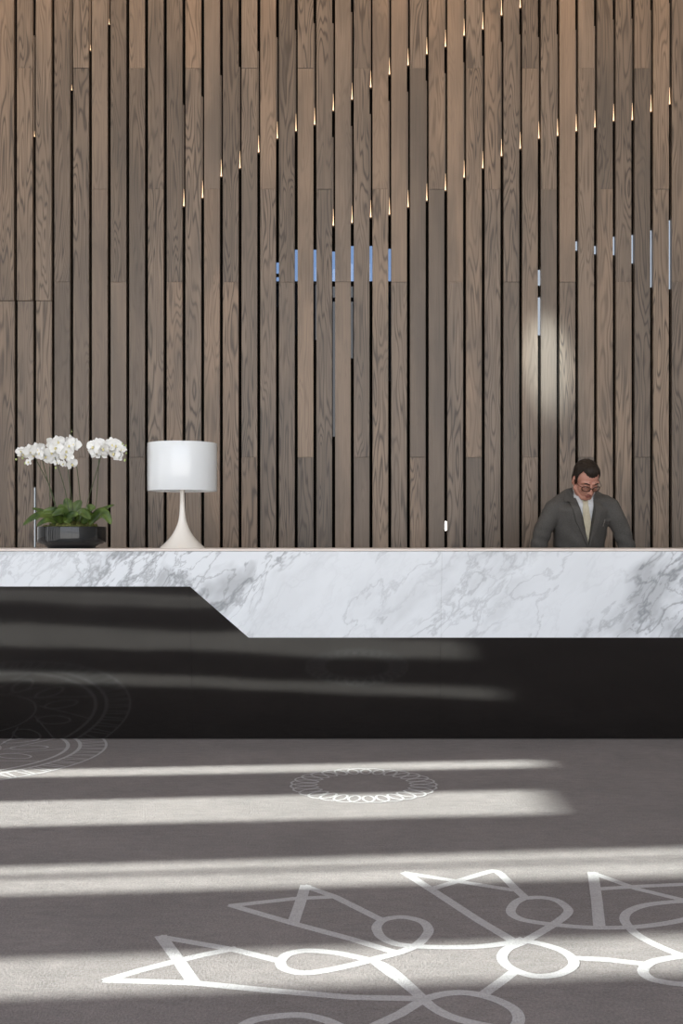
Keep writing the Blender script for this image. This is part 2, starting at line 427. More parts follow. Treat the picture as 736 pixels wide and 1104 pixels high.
# windows behind the slats
def pane_window(name, x0, x1, ya, yb, glass, label, transom=None, glass2=None):
    Y = YW+.30
    a = at(x0, ya, Y); b = at(x1, yb, Y)
    bm = bmesh.new(); w = .04
    box(bm, a.x-w, a.x, Y, Y+.08, b.z, a.z); box(bm, b.x, b.x+w, Y, Y+.08, b.z, a.z)
    box(bm, a.x-w, b.x+w, Y, Y+.08, a.z, a.z+w); box(bm, a.x-w, b.x+w, Y, Y+.08, b.z-w, b.z)
    zt = None
    if transom: zt = at(x0, transom, Y).z; box(bm, a.x, b.x, Y+.01, Y+.07, zt-.008, zt+.008)
    o = obj(name, bm, M['frame']); tag(o, label, kind='structure')
    bm = bmesh.new(); box(bm, a.x, b.x, Y+.03, Y+.038, zt+.008 if zt else b.z, a.z); obj('pane', bm, glass, o)
    if zt:
        bm = bmesh.new(); box(bm, a.x, b.x, Y+.03, Y+.038, b.z, zt-.008); obj('pane', bm, glass2, o)
pane_window('window_1', 286, 436, 256, 480, M['glass_blue'], 'window behind the slats showing strips of blue sky', 304, M['glass_smoke'])
pane_window('window_2', 566, 745, 228, 366, M['glass_clear'], 'window behind the slats showing thin pale strips of daylight')
pane_window('window_4', 20, 46, 515, 600, M['glass_clear'], 'low window behind the slats beside the orchid bowl')

# warm little uplights hidden in the gaps
def ordinal(n): return {1:'first',2:'second',3:'third',4:'fourth',5:'fifth',6:'sixth',7:'seventh',8:'eighth',9:'ninth',10:'tenth',11:'eleventh',12:'twelfth',13:'thirteenth',14:'fourteenth',15:'fifteenth',16:'sixteenth',17:'seventeenth',18:'eighteenth',19:'nineteenth'}[n]
def gap_light():
    t = empty('gap_light')
    bm = bmesh.new(); box(bm, -.0065, .0065, 0, .03, -.012, 0, .001); obj('housing', bm, M['fixture'], t)
    bm = bmesh.new()
    ws = [(0, .0048), (.014, .0042), (.04, .0024), (.08, .0012), (.13, .0004)]  # lens drawn out into a glowing taper, imitating light that fades up the gap
    rings = []
    for z, w in ws:
        rings.append([bm.verts.new(p) for p in ((-w, .012, z), (w, .012, z), (w, .018, z), (-w, .018, z))])
    for a, b in zip(rings, rings[1:]):
        for k in range(4): bm.faces.new((a[k], a[(k+1) % 4], b[(k+1) % 4], b[k]))
    bm.faces.new(rings[0][::-1]); bm.faces.new(rings[-1])
    obj('lens', bm, M['lens'], t)
    return t
proto = gap_light(); first = True
for tips, row in ((TIPS_A, 'upper rising row'), (TIPS_B, 'lower rising row'), (TIPS_C, 'faint row at upper left')):
    for k, (i, y) in enumerate(sorted(tips.items())):
        if first: o = proto; first = False
        else:
            o = proto.copy(); COL.objects.link(o)
            for ch in proto.children:
                c = ch.copy(); COL.objects.link(c); c.parent = o
        if row.startswith('faint'): o.scale = (.55, 1, .35)
        o.location = (gapx(i)-.002, YW+.002, zrow(y))
        tag(o, 'tiny warm light in wall gap, %s from left in %s' % (ordinal(k+1), row), 'light', 'warm lights in the %s' % row)
bm = bmesh.new(); box(bm, -.006, .006, 0, .02, -.035, .035, .003)
o = obj('glow_tile_mesh', bm, M['paleglow']); o.location = (gapx(23), YW+.006, zrow(567)); o.name = 'pale_glimpse_tile'  # no lamp: glowing tile added where something pale shows behind the slats
tag(o, 'glowing tile added for a pale glimpse through a slat gap low down above the counter', 'light')

# ------------------------------------------------------------------ reception desk
desk = empty('reception_desk', (0, D, 0))
tag(desk, 'long reception desk of white veined marble over a polished black leaning front', 'reception desk')
def dl(name, bm, m, parent=desk, **k):
    bmesh.ops.translate(bm, verts=bm.verts, vec=(0, -D, 0)); bmesh.ops.recalc_face_normals(bm, faces=bm.faces)
    return obj(name, bm, m, parent, **k)
XL, XR, ZT = -3.4, 3.4, 1.0695
def facepoly(pts, off, th, bev=.0012):
    bm = bmesh.new()
    n = Vector((0, -1, -LEAN)).normalized()
    f0 = [bm.verts.new(Vector((x, faceY(z), z))+n*off) for x, z in pts]
    b0 = [bm.verts.new(Vector((x, faceY(z)+th, z))) for x, z in pts]
    bm.faces.new(f0); bm.faces.new(b0[::-1])
    for i in range(len(pts)): bm.faces.new((f0[i], b0[i], b0[(i+1) % len(pts)], f0[(i+1) % len(pts)]))
    return bm
c1 = onface(205, 632); c2 = onface(268, 687); zl, zr = c1[1], c2[1]
xj = onface(475.5, 640)[0]; g = .0004
xk = onface(206, 700)[0]
dl('marble_fascia', facepoly([(XL, zl), (c1[0], zl), (c2[0], zr), (xj-g, zr), (xj-g, ZT), (XL, ZT)], .010, .03), M['marble'])
dl('marble_fascia', facepoly([(xj+g, zr), (XR, zr), (XR, ZT), (xj+g, ZT)], .010, .03), M['marble'])
dl('front_panel', facepoly([(XL, 0.004), (xk-g, 0.004), (xk-g, zl+.004), (XL, zl+.004)], 0, .03), M['black'])
dl('front_panel', facepoly([(xk+g, .004), (xj-g, .004), (xj-g, zr+.004), (c2[0], zr+.004), (c1[0]+.004, zl+.004), (xk+g, zl+.004)], 0, .03), M['black'])
dl('front_panel', facepoly([(xj+g, .004), (XR, .004), (XR, zr+.004), (xj+g, zr+.004)], 0, .03), M['black'])
bm = bmesh.new(); box(bm, XL-.01, XR+.01, faceY(1.07)-.012, 6.40, 1.070, 1.0835, .002); dl('counter_top', bm, M['top'])
bm = bmesh.new(); box(bm, XL, XR, 6.335, 6.375, .80, 1.07, .001); dl('inner_upstand', bm, M['carcass'])
bm = bmesh.new(); box(bm, XL, XR, 6.06, 6.78, .765, .80, .002); dl('work_surface', bm, M['top'])
bm = bmesh.new()
for x in (XL, -1.2, 1.0, XR-.04): box(bm, x, x+.04, 6.06, 6.72, 0, .765, .001)
box(bm, XL, XR, 6.05, 6.08, 0, 1.07)
dl('carcass', bm, M['carcass'])

# ------------------------------------------------------------------ table lamp
YO = 6.13; ZC = 1.0835
lx = (196.5-CX)*YO/F
lamp = empty('table_lamp', (lx, YO, ZC)); tag(lamp, 'white table lamp with drum shade and flared trumpet base on the counter', 'lamp')
s = YO/F
prof = [(24.6, 592.6), (24.3, 591.8), (20, 588.2), (15.5, 583.6), (12, 579.4), (9, 574.6), (6.6, 569.6), (4.9, 565.0), (3.9, 560.5), (3.2, 555), (2.8, 549), (2.6, 540), (2.45, 529), (2.3, 505)]
pp = [(r*s, (592.6-y)*s) for r, y in prof]
P3 = catmull([(r, z, 0) for r, z in pp], 5)
bm = bmesh.new(); lathe(bm, [(p.x, max(p.y, 0)) for p in P3], 64, cap0=True, cap1=True); obj('lamp_base', bm, M['lampbase'], lamp, True, 40)
zb, zt = HC+(YH-529.5)*s-ZC, HC+(YH-478.3)*s-ZC
R = 37.3*s
bm = bmesh.new(); lathe(bm, [(R-.003, zb+.002), (R-.001, zb), (R, zb+.002), (R, zt-.002), (R-.001, zt), (R-.004, zt), (R-.004, zb+.003), (R-.003, zb+.002)], 96); obj('lamp_shade', bm, M['lamp'], lamp, True, 40)
bm = bmesh.new(); lathe(bm, [(.014, zt-.16), (.018, zt-.15), (.018, zt-.11), (.03, zt-.08), (.036, zt-.05), (.028, zt-.02), (.012, zt-.012), (.001, zt-.011)], 24)
obj('bulb', bm, mat('frosted_bulb', (.85, .84, .8), .4), lamp, True)
bm = bmesh.new()
for k in range(3):
    a = 2*PI*k/3+.3; tube(bm, [(0, 0, zt-.13), (R*.985*math.cos(a), R*.985*math.sin(a), zt-.10)], .0025, 6)
lathe(bm, [(.022, zt-.14), (.022, zt-.12)], 16, cap0=True, cap1=True)
obj('shade_spider', bm, M['metal'], lamp)

# ------------------------------------------------------------------ potted orchids
ox = (77-CX)*YO/F
pot = empty('potted_orchid', (ox, YO, ZC)); tag(pot, 'white moth orchids with arching stems in a low smoked black bowl on the counter', 'plant')
def lo(zx, zy, dy=0.0):    # point of the 4.907x study -> local coordinates of the pot
    p = at(zx/4.907, 450+zy/4.907, YO+dy); return Vector((p.x-ox, dy, p.z-ZC))
bm = bmesh.new()
R = .199
lathe(bm, [(.0, .004), (.128, .0), (.134, .002), (.140, .012), (.160, .022), (.186, .028), (.197, .034), (R, .044), (R, .118), (R-.002, .1235), (R-.006, .1245), (R-.012, .1235), (R-.013, .11), (R-.02, .05), (.12, .03), (0, .03)], 72)
# soft flutes round the wall
for v_ in bm.verts:
    r = math.hypot(v_.co.x, v_.co.y)
    if r > .17 and v_.co.z > .03:
        a = math.atan2(v_.co.y, v_.co.x); k = 1+.004*math.cos(12*a); v_.co.x *= k; v_.co.y *= k
obj('bowl', bm, M['bowl'], pot, True, 35)
bm = bmesh.new()
bmesh.ops.create_icosphere(bm, subdivisions=5, radius=1)
for v_ in bm.verts:
    q = v_.co; n = .06*math.sin(q.x*17+q.y*9)+.05*math.sin(q.y*23+q.z*11)+.04*math.sin(q.x*41)
    q.x *= .172*(1+n*.15); q.y *= .172; q.z = q.z*.034*(1+n*5)+.108
obj('moss', bm, M['moss'], pot, True)
def leaf(base, mid, tip, w, tilt=0.0):
    cl = catmull([base, mid, tip], 8); n = len(cl)
    bm = bmesh.new(); rows = []
    for i, p in enumerate(cl):
        u = i/(n-1); ww = w*math.sin(PI*min(1, .12+u*.88))**.62*(1-.25*u)
        t = (cl[min(i+1, n-1)]-cl[max(i-1, 0)]).normalized()
        side = t.cross(Vector((0, -math.cos(tilt), math.sin(tilt)))).normalized()
        nn = side.cross(t).normalized()
        if nn.z < 0: nn = -nn
        row = []
        for j in range(-3, 4):
            f = j/3; row.append((p+side*ww*f+nn*(abs(f)**1.4*ww*.38), nn))
        rows.append(row)
    T = [[bm.verts.new(p+nn*.0011) for p, nn in r] for r in rows]; B = [[bm.verts.new(p-nn*.0011) for p, nn in r] for r in rows]
    for i in range(n-1):
        for j in range(6):
            bm.faces.new((T[i][j], T[i+1][j], T[i+1][j+1], T[i][j+1])); bm.faces.new((B[i][j+1], B[i+1][j+1], B[i+1][j], B[i][j]))
        bm.faces.new((T[i][0], B[i][0], B[i+1][0], T[i+1][0])); bm.faces.new((T[i+1][6], B[i+1][6], B[i][6], T[i][6]))
    for i in (0, n-1):
        for j in range(6): bm.faces.new((T[i][j], T[i][j+1], B[i][j+1], B[i][j]) if i == 0 else (B[i][j], B[i][j+1], T[i][j+1], T[i][j]))
    bmesh.ops.recalc_face_normals(bm, faces=bm.faces)
    return obj('leaf', bm, M['leaf'], pot, True)
D45 = math.radians(50)
for b, m_, t, w, tl in [
    ((310,560,-.03),(215,520,-.06),(122,572,-.08),.034,D45), ((300,550,.0),(235,505,.0),(168,480,.0),.020,D45),
    ((330,560,-.05),(290,500,-.10),(225,500,-.13),.030,.4), ((385,560,.03),(370,480,.04),(345,428,.05),.040,.1),
    ((400,560,.02),(405,480,.02),(432,440,.02),.036,.15), ((470,560,.0),(530,500,.0),(606,462,.0),.022,D45),
    ((470,565,-.06),(540,505,-.08),(588,566,-.10),.036,.7), ((430,560,-.08),(470,490,-.10),(505,478,-.12),.034,.3),
    ((360,565,-.08),(335,500,-.13),(275,520,-.16),.034,.5), ((400,560,-.08),(430,505,-.14),(480,540,-.17),.034,.7),
    ((300,565,.06),(240,520,.10),(190,545,.12),.028,D45), ((480,560,.06),(530,525,.09),(570,540,.10),.028,D45),
    ((350,560,.06),(330,490,.08),(305,470,.09),.03,.3), ((300,572,-.10),(250,548,-.15),(195,577,-.17),.026,.8), ((350,565,-.1),(385,520,-.13),(415,520,-.16),.030,.5)]:
    leaf(lo(*b), lo(*m_), lo(*t), w, tl)
for ps in [[(300,560,0),(300,490,0),(265,370,0),(225,290,-.01),(190,222,-.02)], [(310,560,.03),(295,480,.02),(262,370,.02),(228,245,.0),(218,200,-.01)],
           [(372,560,-.02),(365,510,-.02),(345,390,-.02),(305,255,-.02),(290,210,-.03)], [(392,570,0),(388,515,0),(375,400,0),(353,235,-.01),(345,190,-.02)],
           [(428,560,.02),(424,450,.02),(415,340,.01),(402,245,0),(388,216,-.01),(374,232,-.02)], [(450,560,0),(458,470,0),(492,350,0),(528,228,-.01),(535,190,-.02)],
           [(500,560,.03),(504,490,.02),(514,380,.01),(522,230,0),(520,190,-.01)], [(262,560,.02),(264,450,.02),(262,350,.02),(262,262,.02)],
           [(345,190,-.02),(360,150,-.02),(372,100,-.01),(380,62,0)]]:
    bm = bmesh.new(); tube(bm, catmull([lo(*p) for p in ps], 6), .0024, 6); obj('stem', bm, M['stem'], pot, True)
def make_flower():
    bm = bmesh.new()
    def pet(ang, ln, wd, lift, cup):
        ca, sa = math.cos(ang), math.sin(ang); nu, nv = 7, 6; G = []
        for i in range(nu+1):
            u = i/nu; w = wd*math.sin(PI*min(1, .08+.86*u))**.55
            row = []
            for j in range(nv+1):
                f = j/nv*2-1
                x = f*w; y = .006+u*ln*(1-.12*f*f*(u > .7)); z = -lift*u*u+cup*f*f*w-.001*math.sin(9*f+5*u)
                row.append((x*ca-y*sa, z, x*sa+y*ca))
            G.append(row)
        for sgn, off in ((1, 0), (-1, .0008)):
            V = [[bm.verts.new((p[0], p[1]+off, p[2])) for p in r] for r in G]
            for i in range(nu):
                for j in range(nv):
                    q = (V[i][j], V[i][j+1], V[i+1][j+1], V[i+1][j]); bm.faces.new(q if sgn > 0 else q[::-1])
    # three narrower sepals and two broad petals
    for a in (0, 2.2, -2.2): pet(a, .036, .0150, -.004, .25)
    for a in (1.25, -1.25): pet(a, .041, .0255, .004, -.2)
    return bm
petal_me = bpy.data.meshes.new('flower'); b_ = make_flower(); b_.to_mesh(petal_me); b_.free(); petal_me.materials.append(M['petal'])
for p in petal_me.polygons: p.use_smooth = True
bm = bmesh.new(); bmesh.ops.create_icosphere(bm, subdivisions=2, radius=1)
for v_ in bm.verts: v_.co = Vector((v_.co.x*.0055*(1+.4*(v_.co.z < -.3)), v_.co.y*.008-.007, v_.co.z*.009-.004))
lip_me = bpy.data.meshes.new('lip'); bm.to_mesh(lip_me); bm.free(); lip_me.materials.append(M['lip'])
for p in lip_me.polygons: p.use_smooth = True
FL = [(122,192,.86),(160,178,1.0),(198,170,1.05),(215,188,.95),(152,236,.62),(178,198,1.0),(108,180,.7),(240,208,1.0),(270,188,1.0),(258,216,.9),(277,143,1.0),(306,130,.95),(297,163,1.05),(290,205,.9),
      (378,128,1.0),(370,150,.9),(350,180,1.0),(350,206,1.0),(392,142,.95),(380,248,.85),(336,246,.6),(300,238,.5),(495,158,1.05),(508,182,1.0),(535,192,.95),(548,165,1.0),(592,145,1.1),(575,172,1.05),(605,192,1.05),(624,205,.85),(641,172,.55),(518,142,.95),(612,152,1.0),(655,168,.5)]
for k, (zx, zy, sc) in enumerate(FL):
    o = bpy.data.objects.new('flower', petal_me); COL.objects.link(o); o.parent = pot
    dy = -.03+random.uniform(-.03, .03)
    o.location = lo(zx, zy, dy); o.rotation_euler = (random.uniform(-.35, .45), random.uniform(-.5, .5), random.uniform(-.75, .75)); o.scale = (sc,)*3
    l_ = bpy.data.objects.new('lip', lip_me); COL.objects.link(l_); l_.parent = o
for zx, zy, r in [(85,222,.0055),(133,243,.006),(665,150,.0055),(660,226,.007),(295,267,.006),(648,140,.005),(120,215,.006),(380,75,.003),(668,190,.005)]:
    bm = bmesh.new(); bmesh.ops.create_icosphere(bm, subdivisions=2, radius=r)
    for v_ in bm.verts: v_.co.z *= 1.3
    o = obj('bud', bm, M['bud'], pot, True); o.location = lo(zx, zy, -.02)
    o['label'] = 'small green orchid bud'

# ------------------------------------------------------------------ man at the desk
def ell(bm, c, r, rot=None, sub=3, mtx=None):
    Mx = Matrix.Translation(Vector(c))
    if rot: Mx = Mx @ Euler(rot).to_matrix().to_4x4()
    Mx = Mx @ Matrix.Diagonal((r[0], r[1], r[2], 1))
    if mtx is not None: Mx = mtx @ Mx
    bmesh.ops.create_icosphere(bm, subdivisions=sub, radius=1, matrix=Mx)
def limb(bm, pts, rs, flat=None, mtx=None, step=.35):
    """chain of overlapping ellipsoids; flat = (sx, sy, sz)"""
    pts = [Vector(p) for p in pts]
    for i in range(len(pts)-1):
        a, b = pts[i], pts[i+1]; ra, rb = rs[i], rs[i+1]
        n = max(2, int((b-a).length/(step*min(ra if isinstance(ra, float) else min(ra), rb if isinstance(rb, float) else min(rb))))+1)
        for k in range(n+1):
            t = k/n; c = a.lerp(b, t)
            if isinstance(ra, float): r = (ra+(rb-ra)*t,)*3
            else: r = tuple(ra[j]+(rb[j]-ra[j])*t for j in range(3))
            ell(bm, c, r, None, 3 if r[0] > .03 else 2, mtx)
def skin_over(bm, voxel, smooth=6, fac=.5):
    me = bpy.data.meshes.new('tmp'); bm.to_mesh(me); bm.free()
    o = bpy.data.objects.new('tmp', me); COL.objects.link(o)
    m = o.modifiers.new('r', 'REMESH'); m.mode = 'VOXEL'; m.voxel_size = voxel; m.adaptivity = 0
    if smooth:
        s_ = o.modifiers.new('s', 'SMOOTH'); s_.iterations = smooth; s_.factor = fac
    dg = bpy.context.evaluated_depsgraph_get(); dg.update()
    out = bpy.data.meshes.new_from_object(o.evaluated_get(dg))
    bpy.data.objects.remove(o); bpy.data.meshes.remove(me)
    return out
PX, PY = 1.56, 6.98
man = empty('person', (PX, PY, 0)); tag(man, 'man in grey suit, white shirt and straw tie looking down behind the desk', 'person')
T0 = Matrix.Translation((-PX, -PY, 0))
HM = Matrix.Translation((1.556, 6.75, 1.512)) @ Matrix.Rotation(math.radians(11), 4, 'Z') @ Matrix.Rotation(math.radians(35), 4, 'X')
# body in one continuous surface
bm = bmesh.new()
h = HM
ell(bm, (0, .012, .034), (.074, .095, .083), mtx=h)
ell(bm, (0, -.030, -.030), (.060, .062, .080), mtx=h)
ell(bm, (0, -.055, -.085), (.034, .034, .032), mtx=h)
limb(bm, [(-.058, -.010, -.055), (-.022, -.060, -.095)], [.020, .018], mtx=h); limb(bm, [(.058, -.010, -.055), (.022, -.060, -.095)], [.020, .018], mtx=h)
limb(bm, [(0, -.086, .012), (0, -.108, -.030)], [.0085, .0125], mtx=h); ell(bm, (0, -.112, -.034), (.0125, .0115, .010), mtx=h)
ell(bm, (-.013, -.098, -.038), (.009, .011, .008), mtx=h); ell(bm, (.013, -.098, -.038), (.009, .011, .008), mtx=h)
limb(bm, [(-.050, -.062, .018), (-.018, -.084, .022)], [.012, .011], mtx=h); limb(bm, [(.050, -.062, .018), (.018, -.084, .022)], [.012, .011], mtx=h)
ell(bm, (-.038, -.062, -.028), (.022, .018, .020), mtx=h); ell(bm, (.038, -.062, -.028), (.022, .018, .020), mtx=h)
ell(bm, (0, -.086, -.062), (.024, .010, .0055), mtx=h); ell(bm, (0, -.083, -.073), (.020, .011, .0065), mtx=h)
for sx in (-1, 1):
    ell(bm, (sx*.078, .012, -.010), (.009, .019, .031), (0, 0, sx*.3), mtx=h); ell(bm, (sx*.076, .004, -.032), (.007, .010, .012), mtx=h)
nb = Vector((1.557, 6.90, 1.41)); hb = h @ Vector((0, .028, -.055))
limb(bm, [hb, nb], [.054, .058])
limb(bm, [(1.557, 6.90, 1.34), (1.557, 6.96, 1.12), (1.557, 7.02, .93)], [(.13, .085, .08), (.13, .085, .08), (.14, .10, .08)])
for sx, sh, el_, wr in ((-1, (1.385, 6.885, 1.315), (1.268, 6.86, 1.03), (1.365, 6.63, .865)), (1, (1.735, 6.885, 1.33), (1.852, 6.86, 1.03), (1.765, 6.63, .865))):
    limb(bm, [(1.557, 6.90, 1.36), sh], [.055, .036]); sm = Vector(sh).lerp(Vector(el_), .5)+Vector((sx*.010, .008, .008)); limb(bm, [sh, sm, el_, wr], [.040, .036, .031, .025])
    # palm resting on the work surface with five bent fingers
    w_ = Vector(wr); dirv = Vector((-sx*.035, -.085, -.040))
    pm = w_+dirv; ell(bm, w_+dirv*.55, (.036, .046, .016), (.25, 0, sx*.25))
    for k, (fx, ln) in enumerate(((-.030, .060), (-.010, .074), (.010, .078), (.030, .070))):
        fx *= -sx; a = pm+Vector((fx, .018, -.002)); b = a+Vector((fx*.25-sx*.005, -ln*.5, .008)); c = b+Vector((fx*.1, -ln*.32, -.008)); d_ = c+Vector((0, -ln*.22, -.010))
        limb(bm, [a, b, c, d_], [.0092, .0085, .0078, .0070], step=.6)
    a = w_+dirv*.35+Vector((-sx*.024, 0, 0)); b = a+Vector((-sx*.026, -.026, -.004)); c = b+Vector((-sx*.008, -.028, -.005)); limb(bm, [a, b, c], [.012, .0095, .008], step=.6)
    limb(bm, [(1.557+sx*.085, 7.03, .92), (1.557+sx*.10, 7.02, .50), (1.557+sx*.105, 7.05, .10)], [.075, .050, .038]); limb(bm, [(1.557+sx*.105, 7.05, .06), (1.557+sx*.12, 6.90, .04)], [.036, .028])
bmesh.ops.transform(bm, matrix=T0, verts=bm.verts)
me = skin_over(bm, .0038, 3, .4)
body = link('body', me, [M['skin'], M['lips']], man, True)
iH = (T0 @ HM).inverted()
for p in me.polygons:
    q = iH @ p.center
    if -.080 < q.z < -.055 and abs(q.x) < .025 and q.y < -.085 and (q.z+.0675)**2/.0115**2+q.x**2/.025**2 < 1: p.material_index = 1
def local(o_mat=HM): return T0 @ o_mat
LH = local()
def hl(name, bm, m, parent=man, smooth=True):
    bmesh.ops.transform(bm, matrix=LH, verts=bm.verts); return obj(name, bm, m, parent, smooth)
# hair
bm = bmesh.new()
ell(bm, (0, .016, .040), (.082, .102, .087), sub=4); ell(bm, (0, .055, -.015), (.070, .062, .070), sub=4); ell(bm, (0, -.03, .085), (.055, .05, .040), sub=4)
me = skin_over(bm, .0035, 4)
bm = bmesh.new(); bm.from_mesh(me)
def hairline(p):
    x, y, z = p; ax = abs(x)
    if y < -.035:
        line = .070-.006*math.cos(ax/.02) if ax < .028 else .068+.75*(ax-.028)
        return z > line+.002*math.sin(x*400)
    if y < .012: return z > (-.012 if y > -.012 else .075-(y+.035)*3.8)
    return z > -.070 or y > .05 and z > -.085
bmesh.ops.delete(bm, geom=[f for f in bm.faces if not hairline(f.calc_center_median())], context='FACES')
for v_ in bm.verts:
    v_.co += v_.normal*(.0016*math.sin(v_.co.x*260+v_.co.y*40)*math.sin(v_.co.y*90))
ext = bmesh.ops.solidify(bm, geom=bm.faces[:], thickness=.006)
hl('hair', bm, M['hair'])
# eyebrows, eyes, spectacles
for sx in (-1, 1):
    bm = bmesh.new(); tube(bm, catmull([(sx*.016, -.098, .021), (sx*.032, -.094, .027), (sx*.050, -.078, .022)], 4), [.003]*4+[.0036]*3+[.002]*2, 6); hl('eyebrow', bm, M['hair'])
    bm = bmesh.new(); ell(bm, (sx*.031, -.0765, .002), (.0125, .0125, .0115)); hl('eye', bm, M['eye'])
    bm = bmesh.new(); ell(bm, (sx*.031, -.0775, .0045), (.0135, .0132, .0095)); hl('eyelid', bm, M['skin'])
bm = bmesh.new()
def ring(cx_):
    pts = []
    for k in range(25):
        a = 2*PI*k/24; x = cx_+.0255*math.copysign(abs(math.cos(a))**.75, math.cos(a)); z = -.006+.0165*math.copysign(abs(math.sin(a))**.75, math.sin(a))
        pts.append((x, -.108+abs(x)**2*4.5, z))
    return pts
for sx in (-1, 1):
    tube(bm, ring(sx*.034), .0032, 6, False)
    tube(bm, [(sx*.060, -.092, .002), (sx*.074, -.078, .002), (sx*.081, -.03, .003), (sx*.084, .008, .002), (sx*.084, .024, -.012)], .0020, 6)
tube(bm, [(-.010, -.108, -.001), (0, -.112, .002), (.010, -.108, -.001)], .0021, 6)
gl = hl('glasses', bm, M['specs'])
for sx in (-1, 1):
    bm = bmesh.new(); r_ = ring(sx*.034)[:-1]
    f_ = bm.faces.new([bm.verts.new(p) for p in r_]); bmesh.ops.solidify(bm, geom=[f_], thickness=.001); hl('lens', bm, M['lensglass'], gl, False)

# shirt
bm = bmesh.new()
limb(bm, [(1.557, 6.895, 1.345), (1.557, 6.95, 1.12), (1.557, 7.01, .93)], [(.132, .092, .07), (.140, .098, .07), (.155, .108, .07)])
limb(bm, [(1.46, 6.905, 1.345), (1.66, 6.905, 1.355)], [.048, .048])
limb(bm, [(1.557, 6.905, 1.40), (1.560, 6.865, 1.452)], [.070, .064])
bmesh.ops.transform(bm, matrix=T0, verts=bm.verts)
me = skin_over(bm, .006, 8); shirt = link('shirt', me, M['shirt'], man, True)
# jacket: solid sleeves and body, then the front cut open along the lapel lines
bm = bmesh.new()
limb(bm, [(1.557, 6.885, 1.315), (1.557, 6.93, 1.18), (1.557, 6.965, 1.05), (1.557, 7.01, .90), (1.557, 7.03, .80)], [(.178, .118, .07), (.176, .122, .07), (.166, .118, .06), (.180, .125, .06), (.192, .132, .03)])
limb(bm, [(1.412, 6.892, 1.345), (1.708, 6.892, 1.362)], [.062, .062])
for sx, sh, el_, wr in ((-1, (1.378, 6.885, 1.328), (1.262, 6.865, 1.035), (1.350, 6.665, .885)), (1, (1.742, 6.885, 1.342), (1.862, 6.865, 1.035), (1.783, 6.665, .885))):
    limb(bm, [(1.557+sx*.075, 6.925, 1.432), (1.557+sx*.13, 6.905, 1.385), sh], [.034, .045, .060])
    mid = Vector(sh).lerp(Vector(el_), .5)+Vector((sx*.012, .01, .01))
    limb(bm, [sh, mid, el_, wr], [.064, .060, .053, .040])
limb(bm, [(1.49, 6.945, 1.44), (1.557, 6.965, 1.455), (1.625, 6.945, 1.44)], [.030, .030, .030])
bmesh.ops.transform(bm, matrix=T0, verts=bm.verts)
me = skin_over(bm, .0065, 9)
bm = bmesh.new(); bm.from_mesh(me)
# lapel lines in the XZ plane of the front (world coordinates at about y=6.8)
A0, B0, C0 = Vector((1.478-PX, 0, 1.478)), Vector((1.640-PX, 0, 1.455)), Vector((1.592-PX, 0, 1.085))
def cutplane(p, q):
    d_ = (q-p).normalized(); n_ = Vector((d_.z, 0, -d_.x))
    fs = [f for f in bm.faces if f.calc_center_median().y < -.02]
    geom = list({e for f in fs for e in f.edges})+fs+list({v for f in fs for v in f.verts})
    bmesh.ops.bisect_plane(bm, geom=geom, plane_co=p, plane_no=n_, dist=1e-6); return n_
n1 = cutplane(A0, C0); n2 = cutplane(B0, C0)
if n1.x < 0: n1 = -n1
if n2.x > 0: n2 = -n2
def inV(c, m=0.0): return (c-A0).dot(n1) > m and (c-B0).dot(n2) > m and c.y < -.005
C1 = Vector((1.600-PX, 0, .78))
bmesh.ops.delete(bm, geom=[f for f in bm.faces if inV(f.calc_center_median()) or (f.calc_center_median().z > 1.43 and abs(f.calc_center_median().x) < .062 and f.calc_center_median().y < -.035)], context='FACES')
